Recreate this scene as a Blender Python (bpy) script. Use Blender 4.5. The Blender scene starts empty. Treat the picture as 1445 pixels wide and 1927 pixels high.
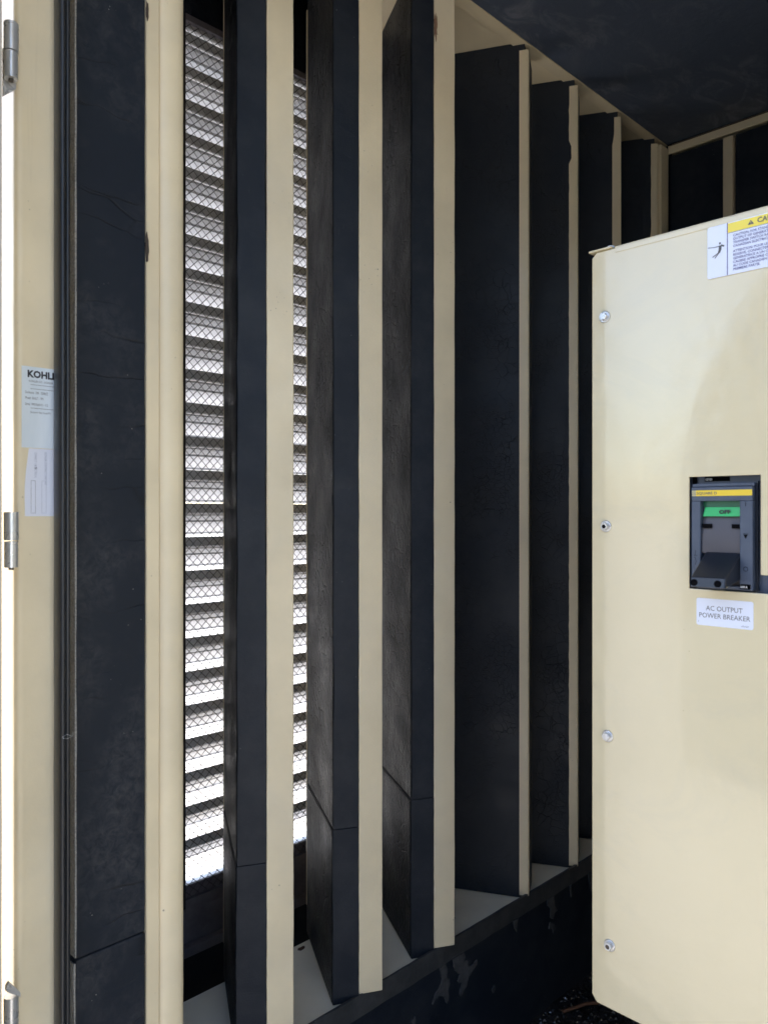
import bpy, bmesh, math, random
from math import radians, sin, cos, pi
from mathutils import Vector, Matrix, noise
random.seed(7)
S = bpy.context.scene
C = S.collection

# ------------------------------------------------------------------ camera, sky, sun, exposure
CZ = 1.205                       # eye height above the enclosure floor (z = 0)
cd = bpy.data.cameras.new('camera'); cam = bpy.data.objects.new('camera', cd); C.objects.link(cam)
cam.location = (0, 0, CZ); cam.rotation_euler = (radians(90), 0, radians(-44.7))
cd.sensor_fit = 'VERTICAL'; cd.sensor_height = 36; cd.lens = 1450/1927*36
cd.clip_start = .02; cd.clip_end = 500
cd.dof.use_dof = True; cd.dof.focus_distance = 1.45; cd.dof.aperture_fstop = 8.0
S.camera = cam
SUN = Vector((-.35, .94, 1.36)).normalized()
el = math.asin(SUN.z); az = math.atan2(SUN.x, SUN.y)
w = bpy.data.worlds.new('World'); S.world = w; w.use_nodes = True
nt = w.node_tree; bg = nt.nodes['Background']
sky = nt.nodes.new('ShaderNodeTexSky'); sky.sky_type = 'NISHITA'; sky.sun_disc = False
sky.sun_elevation = el; sky.sun_rotation = az; sky.air_density = 1.0; sky.dust_density = 1.5
nt.links.new(sky.outputs[0], bg.inputs[0]); bg.inputs[1].default_value = .15
sl = bpy.data.lights.new('sun', 'SUN'); so = bpy.data.objects.new('sun', sl); C.objects.link(so)
sl.energy = 2.5; sl.angle = radians(.53); sl.color = (1, .93, .82)
so.rotation_euler = SUN.to_track_quat('Z', 'Y').to_euler(); so.location = (0, 0, 6)
S.view_settings.view_transform = 'Standard'; S.view_settings.look = 'None'
S.view_settings.exposure = 2.42; S.view_settings.gamma = 1
S.cycles.max_bounces = 10; S.cycles.diffuse_bounces = 6
S.cycles.caustics_reflective = False; S.cycles.caustics_refractive = False

# ------------------------------------------------------------------ materials
def mat(name, base, rough=.5, metal=0, build=None, coat=0, spec=.5):
    m = bpy.data.materials.new(name); m.use_nodes = True
    t = m.node_tree; b = t.nodes['Principled BSDF']
    b.inputs['Base Color'].default_value = (*base, 1); b.inputs['Roughness'].default_value = rough
    b.inputs['Metallic'].default_value = metal; b.inputs['Coat Weight'].default_value = coat
    b.inputs['Coat Roughness'].default_value = .04; b.inputs['Specular IOR Level'].default_value = spec
    if build: build(t, b, base)
    return m
class N:
    """small node helper"""
    def __init__(s, t, stretch=(1, 1, 1), rnd=True):
        s.t = t; tc = t.nodes.new('ShaderNodeTexCoord'); mp = t.nodes.new('ShaderNodeMapping')
        mp.inputs['Scale'].default_value = stretch; t.links.new(tc.outputs['Object'], mp.inputs[0])
        s.vec = mp.outputs[0]
        if rnd:
            oi = t.nodes.new('ShaderNodeObjectInfo'); v = t.nodes.new('ShaderNodeVectorMath'); v.operation = 'SCALE'
            c = t.nodes.new('ShaderNodeCombineXYZ')
            for i in range(3): t.links.new(oi.outputs['Random'], c.inputs[i])
            t.links.new(c.outputs[0], v.inputs[0]); v.inputs['Scale'].default_value = 9
            a = t.nodes.new('ShaderNodeVectorMath'); a.operation = 'ADD'
            t.links.new(s.vec, a.inputs[0]); t.links.new(v.outputs[0], a.inputs[1]); s.vec = a.outputs[0]
    def stretched(s, sc):
        m = s.t.nodes.new('ShaderNodeVectorMath'); m.operation = 'MULTIPLY'; s.t.links.new(s.vec, m.inputs[0]); m.inputs[1].default_value = sc; return m.outputs[0]
    def noise(s, scale, detail=4, rough=.5, vec=None, dist=0):
        n = s.t.nodes.new('ShaderNodeTexNoise'); n.inputs['Scale'].default_value = scale; n.inputs['Detail'].default_value = detail
        n.inputs['Roughness'].default_value = rough; n.inputs['Distortion'].default_value = dist
        s.t.links.new(vec or s.vec, n.inputs['Vector']); return n.outputs['Fac']
    def voro(s, scale, feature='DISTANCE_TO_EDGE', vec=None, rnd=1):
        n = s.t.nodes.new('ShaderNodeTexVoronoi'); n.feature = feature; n.inputs['Scale'].default_value = scale
        n.inputs['Randomness'].default_value = rnd
        s.t.links.new(vec or s.vec, n.inputs['Vector']); return n.outputs['Distance']
    def ramp(s, f, a, b, lo=0., hi=1.):
        n = s.t.nodes.new('ShaderNodeMapRange'); n.inputs[1].default_value = a; n.inputs[2].default_value = b
        n.inputs[3].default_value = lo; n.inputs[4].default_value = hi; s.t.links.new(f, n.inputs[0]); return n.outputs[0]
    def math(s, op, a, b):
        n = s.t.nodes.new('ShaderNodeMath'); n.operation = op
        for i, x in enumerate((a, b)):
            if isinstance(x, (int, float)): n.inputs[i].default_value = x
            else: s.t.links.new(x, n.inputs[i])
        return n.outputs[0]
    def mix(s, f, a, b):
        n = s.t.nodes.new('ShaderNodeMix'); n.data_type = 'RGBA'; s.t.links.new(f, n.inputs[0])
        for i, x in ((6, a), (7, b)):
            if isinstance(x, tuple): n.inputs[i].default_value = (*x, 1)
            else: s.t.links.new(x, n.inputs[i])
        return n.outputs[2]
    def bump(s, h, dist, b, strength=1, prev=None):
        n = s.t.nodes.new('ShaderNodeBump'); n.inputs['Distance'].default_value = dist; n.inputs['Strength'].default_value = strength
        s.t.links.new(h, n.inputs['Height'])
        if prev: s.t.links.new(prev, n.inputs['Normal'])
        s.t.links.new(n.outputs[0], b.inputs['Normal']); return n.outputs[0]
    def warp(s, amt, scale, vec=None):
        n = s.t.nodes.new('ShaderNodeTexNoise'); n.inputs['Scale'].default_value = scale; n.inputs['Detail'].default_value = 3
        s.t.links.new(vec or s.vec, n.inputs['Vector'])
        a = s.t.nodes.new('ShaderNodeVectorMath'); a.operation = 'SCALE'; s.t.links.new(n.outputs['Color'], a.inputs[0]); a.inputs['Scale'].default_value = amt
        c = s.t.nodes.new('ShaderNodeVectorMath'); c.operation = 'ADD'; s.t.links.new(vec or s.vec, c.inputs[0]); s.t.links.new(a.outputs[0], c.inputs[1]); return c.outputs[0]
def L(n, a, b): n.t.links.new(a, b)

def b_cream(t, b, base):
    n = N(t)
    dark = tuple(c*.88 for c in base); lite = tuple(min(1, c*1.06) for c in base)
    col = n.mix(n.ramp(n.noise(5, 5, .6), .3, .7), dark, lite)
    # greyish dust film in soft patches
    col = n.mix(n.ramp(n.noise(2.2, 6, .65), .5, .8, 0, .4), col, (.56, .53, .46))
    # small dark dirt specks, rare
    sp = n.math('MULTIPLY', n.ramp(n.voro(95, 'F1'), .05, .10, 1, 0), n.ramp(n.noise(6, 3), .56, .66))
    col = n.mix(n.math('MULTIPLY', sp, .6), col, (.09, .07, .05))
    sp = n.math('MULTIPLY', n.ramp(n.voro(34, 'F1'), .035, .06, 1, 0), n.ramp(n.noise(3.5, 3), .54, .62))
    col = n.mix(n.math('MULTIPLY', sp, .7), col, (.07, .055, .04))
    # faint vertical runs / scuffs
    sc = n.ramp(n.noise(26, 4, .7, n.stretched((1, 1, .045))), .66, .80, 0, .28)
    col = n.mix(sc, col, (.36, .30, .21))
    L(n, col, b.inputs['Base Color'])
    L(n, n.ramp(n.noise(14, 3), .3, .7, .30, .46), b.inputs['Roughness'])
    p = n.bump(n.noise(2.5, 2), .0035, b, .6)
    n.bump(n.noise(230, 2), .00035, b, .45, p)
CREAM = mat('cream_paint', (.76, .65, .445), .38, build=b_cream, spec=.45)

SHELF = mat('shelf_paint', (.86, .79, .64), .35, build=b_cream)
def b_cab(t, b, base):
    n = N(t, rnd=False)
    col = n.mix(n.ramp(n.noise(3, 4), .3, .7), tuple(c*.96 for c in base), tuple(c*1.03 for c in base))
    col = n.mix(n.ramp(n.noise(7, 6, .75, n.stretched((1, .5, 1)), .8), .52, .8, 0, .35), col, (.50, .47, .37))
    L(n, n.ramp(n.noise(5, 6, .7), .35, .7, .14, .26), b.inputs['Roughness'])
    sp = n.math('MULTIPLY', n.ramp(n.voro(60, 'F1'), .03, .07, 1, 0), n.ramp(n.noise(5, 3), .6, .68))
    col = n.mix(n.math('MULTIPLY', sp, .5), col, (.25, .20, .12))
    L(n, col, b.inputs['Base Color'])
    p = n.bump(n.noise(1.5, 1), .008, b, .35)
    p = n.bump(n.noise(34, 1, .4), .0009, b, .55, p)
    n.bump(n.noise(150, 2, .5), .00022, b, .5, p)
CAB = mat('cabinet_gloss_cream', (.66, .575, .375), .13, build=b_cab, coat=.45, spec=.5)

BK = (.0072, .0114, .0195)
def specks(n, col, amt=.8, sc=130, thr=.64):
    sp = n.math('MULTIPLY', n.ramp(n.voro(sc, 'F1'), .05, .10, 1, 0), n.ramp(n.noise(24, 2), thr, thr+.05))
    return n.mix(n.math('MULTIPLY', sp, amt), col, (.42, .42, .38))
def b_dusty(t, b, base):      # door side foam: dusty clouds, thin level cracks
    n = N(t)
    cl = n.math('MULTIPLY', n.ramp(n.noise(10, 3, .5), .42, .66), n.ramp(n.noise(70, 8, .75, dist=.6), .40, .72))
    col = n.mix(n.math('MULTIPLY', cl, .55), base, (.085, .084, .088))
    wv = n.warp(.05, 9)
    m = t.nodes.new('ShaderNodeVectorMath'); m.operation = 'MULTIPLY'; L(n, wv, m.inputs[0]); m.inputs[1].default_value = (2.0, 2.0, 13)
    ck = n.math('MULTIPLY', n.ramp(n.voro(1.0, vec=m.outputs[0]), .0, .013, 1, 0), n.ramp(n.noise(7, 3), .47, .56))
    ck = n.math('MULTIPLY', ck, n.ramp(n.noise(30, 2), .3, .6, .25, .9))
    col = n.mix(ck, col, (.003, .003, .004)); col = specks(n, col)
    L(n, col, b.inputs['Base Color'])
    p = n.bump(n.noise(45, 6, .65), .0011, b, .5)
    n.bump(n.math('SUBTRACT', 1, ck), .0012, b, .7, p)
DUSTY = mat('foam_dusty', BK, .62, build=b_dusty, spec=.35)
def b_smooth(t, b, base):
    n = N(t)
    col = n.mix(n.ramp(n.noise(9, 7, .7), .42, .72, 0, .6), base, (.034, .038, .045))
    col = n.mix(n.ramp(n.noise(30, 5, .8, n.stretched((1, 1, .2)), 1.5), .66, .74, 0, .5), col, (.07, .072, .078)); col = specks(n, col, .7, 120, .64)
    L(n, col, b.inputs['Base Color']); p = n.bump(n.noise(6, 2), .004, b, .6); n.bump(n.noise(420, 2, .6), .0004, b, .6, p)
SMOOTH = mat('foam_film', BK, .55, build=b_smooth, spec=.3)
def b_grain(t, b, base):      # film skin wrinkled into an upright grain
    n = N(t)
    wv = n.warp(.012, 40); st = t.nodes.new('ShaderNodeVectorMath'); st.operation = 'MULTIPLY'; L(n, wv, st.inputs[0]); st.inputs[1].default_value = (1, 1, .75)
    g = n.noise(62, 6, .8, st.outputs[0], .4); cr = n.voro(44, vec=st.outputs[0])
    split = n.math('MULTIPLY', n.ramp(cr, 0, .09, 1, 0), n.ramp(n.noise(11, 3), .38, .56))
    worn_or_sheen = n.math('MULTIPLY', n.ramp(g, .56, .66), n.ramp(n.noise(8, 4, .6), .46, .62))  # pale wrinkle crests: worn film plus sheen painted into the colour
    col = n.mix(worn_or_sheen, tuple(c*.7 for c in base), (.075, .095, .14)); col = n.mix(split, col, (.002, .002, .003)); col = specks(n, col, .5)
    L(n, col, b.inputs['Base Color'])
    L(n, n.ramp(n.noise(9, 4), .3, .7, .34, .6), b.inputs['Roughness'])
    p = n.bump(g, .012, b, 1); p = n.bump(n.math('SUBTRACT', 1, split), .004, b, .8, p); n.bump(n.noise(6, 3), .012, b, .6, p)
GRAIN = mat('foam_grained_film', BK, .4, build=b_grain, spec=.3)
def cracked(scale, worn_or_sheen):
    def f(t, b, base):
        n = N(t); wv = n.warp(.05, 14)
        e1 = n.voro(scale, vec=wv); e2 = n.voro(scale*2.1, vec=wv)
        wob = n.ramp(n.noise(34, 3), .3, .7, .2, 1)
        c1 = n.math('MULTIPLY', n.ramp(e1, .0, .035, 1, 0), n.ramp(n.noise(7, 4, .6), .44, .60))
        c2 = n.math('MULTIPLY', n.ramp(e2, .0, .05, 1, 0), n.ramp(n.noise(8, 3), .5, .6))
        ck = n.math('MULTIPLY', n.math('MAXIMUM', c1, c2), wob)
        col = n.mix(n.ramp(n.noise(6, 6, .7), .35, .75, 0, worn_or_sheen), base, (.05, .052, .056))
        col = n.mix(n.math('MULTIPLY', ck, .75), col, (.002, .003, .004)); L(n, col, b.inputs['Base Color'])
        L(n, n.ramp(n.noise(10, 3), .3, .7, .42, .62), b.inputs['Roughness'])
        p = n.bump(n.math('SUBTRACT', 1, ck), .0018, b, .8); n.bump(n.noise(60, 5, .65), .0008, b, .5, p)
    return f
CRACK = mat('foam_cracked_film', (.0098, .0148, .0240), .5, build=cracked(40, .32), spec=.35)
def b_ceil(t, b, base):
    n = N(t)
    f = n.ramp(n.noise(16, 7, .7, n.stretched((.55, 1, 1)), 1.2), .50, .78)
    f = n.math('MULTIPLY', f, n.ramp(n.noise(3.2, 3), .32, .55))
    col = n.mix(f, base, (.21, .22, .26)); L(n, specks(n, col, .6), b.inputs['Base Color'])
    p = n.bump(n.noise(13, 5, .6), .006, b, .6); n.bump(n.noise(90, 4), .001, b, .5, p)
CEIL = mat('ceiling_foam', (.068, .088, .128), .5, build=b_ceil, spec=.45)
def b_cut(t, b, base):
    n = N(t); v = n.voro(420, 'F1')
    L(n, n.mix(n.ramp(n.noise(300, 4, .8), .35, .7), (.24, .23, .215), (.46, .45, .43)), b.inputs['Base Color']); n.bump(v, .0012, b, .8)
CUT = mat('foam_cut_edge', (.13, .115, .095), .95, build=b_cut, spec=.1)
def b_rub(t, b, base):
    n = N(t); L(n, n.mix(n.ramp(n.noise(20, 4, .6, n.stretched((1, 1, .12))), .4, .75, 0, .6), base, (.05, .053, .058)), b.inputs['Base Color'])
    n.bump(n.noise(260, 3), .0003, b, .6)
RUB = mat('black_rubber', (.013, .015, .019), .42, build=b_rub)
TAPE = mat('dark_grey_film_tape', (.045, .047, .05), .5, build=lambda t, b, c: (lambda n: (L(n, n.mix(n.ramp(n.noise(18, 6, .7), .35, .7), (.026, .028, .031), (.06, .062, .065)), b.inputs['Base Color']), n.bump(n.noise(35, 4), .0012, b, .6)))(N(t)))
TORN = mat('torn_film_underlayer', (.085, .086, .088), .8, build=lambda t, b, c: (lambda n: (L(n, n.mix(n.ramp(n.noise(60, 6, .7), .3, .7), (.028, .03, .034), (.062, .064, .07)), b.inputs['Base Color']), n.bump(n.noise(120, 4), .0008, b, .6)))(N(t)))
def b_alu(t, b, base):
    n = N(t); L(n, n.mix(n.ramp(n.noise(20, 5, .6, n.stretched((.15, 1, 1))), .3, .7), tuple(c*.75 for c in base), base), b.inputs['Base Color'])
    L(n, n.ramp(n.noise(30, 4), .3, .7, .35, .55), b.inputs['Roughness'])
ALU = mat('mill_aluminium', (.74, .74, .76), .36, .1, build=b_alu)
WIRE = mat('wire_steel', (.055, .052, .05), .32, .7)
STEEL = mat('zinc_steel', (.66, .67, .68), .30, .6, build=lambda t, b, c: (lambda n: (L(n, n.mix(n.ramp(n.noise(90, 5, .7, n.stretched((1, 1, .3))), .3, .7), (.58, .58, .58), (.74, .75, .77)), b.inputs['Base Color']), L(n, n.ramp(n.noise(60, 3), .3, .7, .24, .36), b.inputs['Roughness'])))(N(t)))
BRASSY = mat('bolt_recess', (.10, .085, .07), .5, .6)
GREYSHEET = mat('dull_grey_sheet', (.10, .095, .095), .6, .2, build=lambda t, b, c: (lambda n: L(n, n.mix(n.ramp(n.noise(12, 6, .7), .3, .7), (.11, .10, .115), (.22, .20, .22)), b.inputs['Base Color']))(N(t)))
SEALANT = mat('dark_sealant', (.06, .045, .035), .7, build=lambda t, b, c: (lambda n: n.bump(n.noise(300, 4), .001, b))(N(t)))
LEAF = mat('dry_leaf', (.10, .045, .02), .8)
DOORM = mat('dull_cream_paint', (.46, .42, .34), .6, build=b_cream, spec=.3)  # darker, greyer cream than the frame
def b_gr(t, b, base):
    n = N(t, rnd=False); v = n.voro(38, 'F1')
    col = n.mix(n.ramp(n.noise(60, 4), .3, .7), (.46, .43, .39), (.70, .67, .62))
    col = n.mix(n.ramp(n.voro(30), .0, .08, .75, 0), col, (.12, .09, .07))
    L(n, col, b.inputs['Base Color']); n.bump(n.voro(30), .012, b, .8)
GROUND = mat('pale_gravel', (.5, .47, .42), .9, build=b_gr, spec=.2)
def b_debris(t, b, base):
    n = N(t); L(n, n.mix(n.ramp(n.noise(40, 5), .4, .7), (.008, .008, .010), (.03, .028, .028)), b.inputs['Base Color']); n.bump(n.noise(120, 5), .006, b, 1)
FLOORM = mat('black_tar_floor', (.012, .012, .014), .4, build=b_debris)
CHIP = mat('glossy_black_chips', (.02, .02, .023), .16, spec=.8)
RUST = mat('rusty_tube', (.12, .055, .03), .6)
PLATE = mat('foil_nameplate', (.50, .62, .70), .3, .05, build=lambda t, b, c: (lambda n: (L(n, n.mix(n.ramp(n.noise(40, 3, .5, n.stretched((1, 1, .1))), .35, .7), (.66, .73, .78), (.78, .84, .88)), b.inputs['Base Color']), n.bump(n.noise(60, 2, .5, n.stretched((1, 1, .15))), .0012, b, .7)))(N(t)))
PAPER = mat('white_paper', (.72, .74, .82), .7, build=lambda t, b, c: (lambda n: n.bump(n.noise(40, 3), .001, b, .6))(N(t)))
STICK = mat('white_vinyl', (.74, .78, .90), .3, build=lambda t, b, c: (lambda n: n.bump(n.noise(45, 2, dist=.5), .0010, b, .5))(N(t)))
YEL = mat('yellow_vinyl', (.86, .70, .07), .35)
INK = mat('black_ink', (.02, .02, .03), .5)
INKB = mat('blue_grey_ink', (.14, .14, .33), .5)
INKG = mat('grey_ink', (.10, .10, .11), .5)
INKF = mat('faded_grey_ink', (.36, .38, .46), .7)
WHITEINK = mat('white_ink', (.7, .72, .75), .5)
PLA = mat('slate_plastic', (.055, .075, .115), .42, build=lambda t, b, c: (lambda n: (L(n, n.mix(n.ramp(n.noise(30, 5, .6), .3, .75), (.046, .063, .100), (.072, .092, .135)), b.inputs['Base Color']), n.bump(n.noise(700, 2), .0002, b, .5)))(N(t)))
PLB = mat('dark_plastic', (.013, .017, .027), .34, build=lambda t, b, c: (lambda n: n.bump(n.noise(700, 2), .0002, b, .5))(N(t)))
PLD = mat('grey_brown_plastic', (.075, .070, .082), .5)
HOLE = mat('dark_recess', (.004, .004, .005), .9, spec=.05)
GRN = mat('green_plastic', (.012, .44, .10), .35)
STRIPE = mat('yellow_stripe', (.78, .56, .03), .4)

# ------------------------------------------------------------------ mesh helpers
class MB:
    def __init__(s): s.v = []; s.f = []; s.sm = []
    def add(s, vs, fs, smooth=False):
        o = len(s.v); s.v += [tuple(map(float, p)) for p in vs]; s.f += [tuple(i+o for i in f) for f in fs]; s.sm += [smooth]*len(fs); return s
    def box(s, a, b):
        (x0, y0, z0), (x1, y1, z1) = a, b
        x0, x1 = sorted((x0, x1)); y0, y1 = sorted((y0, y1)); z0, z1 = sorted((z0, z1))
        return s.add([(x0,y0,z0),(x1,y0,z0),(x1,y1,z0),(x0,y1,z0),(x0,y0,z1),(x1,y0,z1),(x1,y1,z1),(x0,y1,z1)],
                     [(0,3,2,1),(4,5,6,7),(0,1,5,4),(1,2,6,5),(2,3,7,6),(3,0,4,7)])
    def prism(s, poly, z0, z1, nz=1, amp=0, f=None, smooth=False, seed=0):
        """upright prism over an xy outline, cut in nz lifts whose corners may wander"""
        n = len(poly); cx = sum(p[0] for p in poly)/n; cy = sum(p[1] for p in poly)/n; vs = []
        for k in range(nz+1):
            z = z0+(z1-z0)*k/nz
            for i, (x, y) in enumerate(poly):
                if amp:
                    a = amp*(noise.noise(Vector((i*7.3+seed, z*9, seed)))+.6*noise.noise(Vector((i*3.1+seed, z*43, seed))))
                    b = amp*(noise.noise(Vector((i*5.3+seed, z*11, 9+seed)))+.6*noise.noise(Vector((i*2.1+seed, z*51, 4+seed))))
                    x, y = x+a, y+b
                if f: x, y = f(i, x, y, z)
                vs.append((x, y, z))
        fs = [tuple(range(n-1, -1, -1)), tuple(nz*n+i for i in range(n))]
        s.add(vs, fs); o = len(s.v)-len(vs)
        for k in range(nz):
            for i in range(n):
                j = (i+1) % n
                s.f.append((o+k*n+i, o+k*n+j, o+(k+1)*n+j, o+(k+1)*n+i)); s.sm.append(smooth)
        return s
    def tube(s, pts, r, n=8, smooth=True, caps=True):
        pts = [Vector(p) for p in pts]; vs = []; fs = []
        rr = r if isinstance(r, (list, tuple)) else [r]*len(pts)
        for k, p in enumerate(pts):
            d = (pts[min(k+1, len(pts)-1)]-pts[max(k-1, 0)]).normalized()
            up = Vector((0, 0, 1)) if abs(d.z) < .9 else Vector((1, 0, 0))
            u = d.cross(up).normalized(); v = d.cross(u)
            for i in range(n):
                a = 2*pi*i/n; vs.append(p+(u*cos(a)+v*sin(a))*rr[k])
        for k in range(len(pts)-1):
            for i in range(n):
                j = (i+1) % n; fs.append((k*n+i, k*n+j, (k+1)*n+j, (k+1)*n+i))
        s.add(vs, fs, smooth)
        if caps: s.add(vs[:n], [tuple(range(n))]); s.add(vs[-n:], [tuple(range(n-1, -1, -1))])
        return s
    def build(s, name, m, parent=None, bevel=0, seg=2):
        me = bpy.data.meshes.new(name); me.from_pydata(s.v, [], s.f); me.validate()
        bm = bmesh.new(); bm.from_mesh(me)
        bmesh.ops.recalc_face_normals(bm, faces=bm.faces)
        bm.to_mesh(me); bm.free()
        if len(me.polygons) == len(s.sm):
            for p, q in zip(me.polygons, s.sm): p.use_smooth = q
        me.materials.append(m)
        o = bpy.data.objects.new(name, me); C.objects.link(o)
        if parent:
            inv = world(parent).inverted(); me.transform(inv); o.parent = parent
        else:                                       # origin at the base of the thing
            lo = Vector([min(v.co[i] for v in me.vertices) for i in range(3)]); hi = Vector([max(v.co[i] for v in me.vertices) for i in range(3)])
            c = Vector(((lo.x+hi.x)/2, (lo.y+hi.y)/2, lo.z)); me.transform(Matrix.Translation(-c)); o.location = c
        if bevel:
            b = o.modifiers.new('edge', 'BEVEL'); b.width = bevel; b.segments = seg; b.limit_method = 'ANGLE'; b.angle_limit = radians(40)
            b.harden_normals = False
        return o
def world(o):
    m = Matrix.LocRotScale(o.location, o.rotation_euler, o.scale)
    return world(o.parent) @ m if o.parent else m
def tag(o, label=None, cat=None, group=None, kind=None):
    for k, v in (('label', label), ('category', cat), ('group', group), ('kind', kind)):
        if v: o[k] = v
    return o
def thing(name, loc, label, cat, group=None, rz=0):
    o = bpy.data.objects.new(name, None); C.objects.link(o); o.empty_display_size = .05
    o.location = loc; o.rotation_euler = (0, 0, rz); return tag(o, label, cat, group)
def box(name, a, b, m, parent=None, bevel=0): return MB().box(a, b).build(name, m, parent, bevel)

FACE_X = Matrix(((0, 0, -1, 0), (-1, 0, 0, 0), (0, 1, 0, 0), (0, 0, 0, 1)))     # print facing -x
FACE_Y = Matrix(((1, 0, 0, 0), (0, 0, -1, 0), (0, 1, 0, 0), (0, 0, 0, 1)))      # print facing -y
def text(body, size, loc, face, m, parent, name='lettering', align='LEFT', spin=0, sx=1, bold=0, spacing=1, line=1):
    cu = bpy.data.curves.new(name, 'FONT'); cu.body = body; cu.size = size; cu.align_x = align
    cu.space_character = spacing; cu.offset = bold; cu.resolution_u = 2; cu.space_line = line
    ob = bpy.data.objects.new('tmp', cu); C.objects.link(ob); bpy.context.view_layer.update()
    me = bpy.data.meshes.new_from_object(ob.evaluated_get(bpy.context.evaluated_depsgraph_get()))
    bpy.data.objects.remove(ob)
    me.transform(Matrix.Translation(loc) @ face @ Matrix.Rotation(spin, 4, 'Z') @ Matrix.Diagonal((sx, 1, 1, 1)))
    me.transform(world(parent).inverted()); me.materials.clear(); me.materials.append(m)
    o = bpy.data.objects.new(name, me); C.objects.link(o); o.parent = parent; return o

# ------------------------------------------------------------------ setting
def plane(name, x0, x1, y0, y1, z, m, n=1):
    b = MB(); vs = []; 
    for j in range(n+1):
        for i in range(n+1): vs.append((x0+(x1-x0)*i/n, y0+(y1-y0)*j/n, z))
    b.add(vs, [(j*(n+1)+i, j*(n+1)+i+1, (j+1)*(n+1)+i+1, (j+1)*(n+1)+i) for j in range(n) for i in range(n)])
    return tag(b.build(name, m), kind='structure')
plane('ground', -150, 150, -150, 150, -.30, GROUND)
tag(MB().box((.36, -.9, -.22), (2.30, 1.10, 0)).build('floor', FLOORM), kind='structure')

# ceiling: one sagging foam sheet
b = MB(); nx, ny = 60, 60; vs = []
for j in range(ny+1):
    for i in range(nx+1):
        x = .37+(2.254-.37)*i/nx; y = -.9+(1.056+.9)*j/ny
        e = min(1, (1.056-y)/.12)*min(1, (2.254-x)/.12)
        vs.append((x, y, 2.316-e*.004*(1+noise.noise(Vector((x*4, y*4, 0))))))
b.add(vs, [(j*(nx+1)+i, j*(nx+1)+i+1, (j+1)*(nx+1)+i+1, (j+1)*(nx+1)+i) for j in range(ny) for i in range(nx)], True)
b.box((.37, -.9, 2.318), (2.254, 1.0545, 2.335))
tag(b.build('ceiling', CEIL), kind='structure')

# roof over the whole enclosure
r = thing('enclosure_roof', (1.2, .4, 2.345), 'cream sheet metal roof over the dark foam ceiling', 'roof')
box('roof_panel', (0.0, -1.0, 2.56), (2.45, 1.70, 2.60), CREAM, r)
box('fascia', (0.0, 1.66, 2.34), (2.45, 1.70, 2.56), CREAM, r)
box('fascia', (0.0, -1.0, 2.34), (.03, 1.66, 2.56), CREAM, r)
box('soffit', (.03, -1.0, 2.345), (.37, 1.55, 2.36), CREAM, r)

# ------------------------------------------------------------------ baffle row: shelf below, header above
FLZ = .29
sh = thing('baffle_shelf', (1.4, 1.055, 0), 'long cream shelf with grey film lip carrying the upright baffles above a torn black wall', 'shelf')
box('shelf_plate', (.55, 1.0565, FLZ-.004), (2.25, 1.285, FLZ), SHELF, sh)
# lip, a slightly uneven strip of film
b = MB(); n = 90; vs = []
for i in range(n+1):
    x = .50+1.74*i/n; w_ = .0012*noise.noise(Vector((x*30, 0, 0))); 
    zt = .3035+.0009*noise.noise(Vector((x*38, 3, 0)))+.0008*noise.noise(Vector((x*120, 3, 0))); zb = .262+.0015*noise.noise(Vector((x*14, 9, 0)))
    vs += [(x, 1.053+w_, zb), (x, 1.0535+w_, zt), (x, 1.0595, zt-.0005), (x, 1.0595, zb)]
b.add(vs, [(i*4+k, i*4+(k+1) % 4, i*4+4+(k+1) % 4, i*4+4+k) for i in range(n) for k in range(4)])
b.build('lip', TAPE, sh)
# black wall below, wavy film sheet
b = MB(); nx, nz = 90, 14; vs = []
for k in range(nz+1):
    for i in range(nx+1):
        x = .42+1.83*i/nx; z = .268*k/nz
        vs.append((x, 1.057+.0025*noise.noise(Vector((x*7, z*9, 2)))-.004*(1-k/nz), z))
b.add(vs, [(k*(nx+1)+i, k*(nx+1)+i+1, (k+1)*(nx+1)+i+1, (k+1)*(nx+1)+i) for k in range(nz) for i in range(nx)], True)
b.box((.42, 1.062, 0), (2.25, 1.09, .262))
b.build('foam_wall', SMOOTH, sh)
# torn patches of film: ragged thin flakes
def torn(pts):
    P = []
    for i in range(len(pts)):
        (x0, z0), (x1, z1) = pts[i], pts[(i+1) % len(pts)]
        for k in range(5):
            t = k/5; j = .0016 if k else 0
            P.append((x0+(x1-x0)*t+random.uniform(-j, j), z0+(z1-z0)*t+random.uniform(-j, j)))
    n = len(P); b = MB()
    b.add([(x, 1.0515, z) for x, z in P]+[(x, 1.0545, z) for x, z in P], [tuple(range(n)), tuple(range(2*n-1, n-1, -1))]+[(i, (i+1) % n, n+(i+1) % n, n+i) for i in range(n)])
    return b.build('torn_patch', TORN, sh)
torn([(1.203,.2625),(1.222,.2625),(1.228,.247),(1.225,.233),(1.234,.226),(1.236,.213),(1.228,.204),(1.232,.187),(1.226,.178),(1.219,.193),(1.212,.2),(1.200,.205),(1.188,.200),(1.181,.196),(1.19,.214),(1.204,.221),(1.212,.235)])
torn([(1.245,.2625),(1.282,.2625),(1.285,.245),(1.292,.24),(1.297,.226),(1.312,.224),(1.325,.229),(1.327,.218),(1.306,.207),(1.297,.203),(1.293,.187),(1.281,.182),(1.272,.172),(1.268,.186),(1.276,.2),(1.262,.207),(1.268,.221),(1.252,.236)])
torn([(1.46,.2625),(1.478,.2625),(1.476,.247),(1.473,.232),(1.464,.245)])
torn([(1.60,.2625),(1.627,.2625),(1.631,.238),(1.645,.222),(1.63,.219),(1.625,.206),(1.612,.214),(1.615,.235),(1.60,.248)])
torn([(1.612,.203),(1.63,.192),(1.636,.178),(1.624,.172),(1.62,.187),(1.606,.189)])
torn([(1.70,.2625),(1.708,.2625),(1.712,.238),(1.706,.232)])
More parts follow.
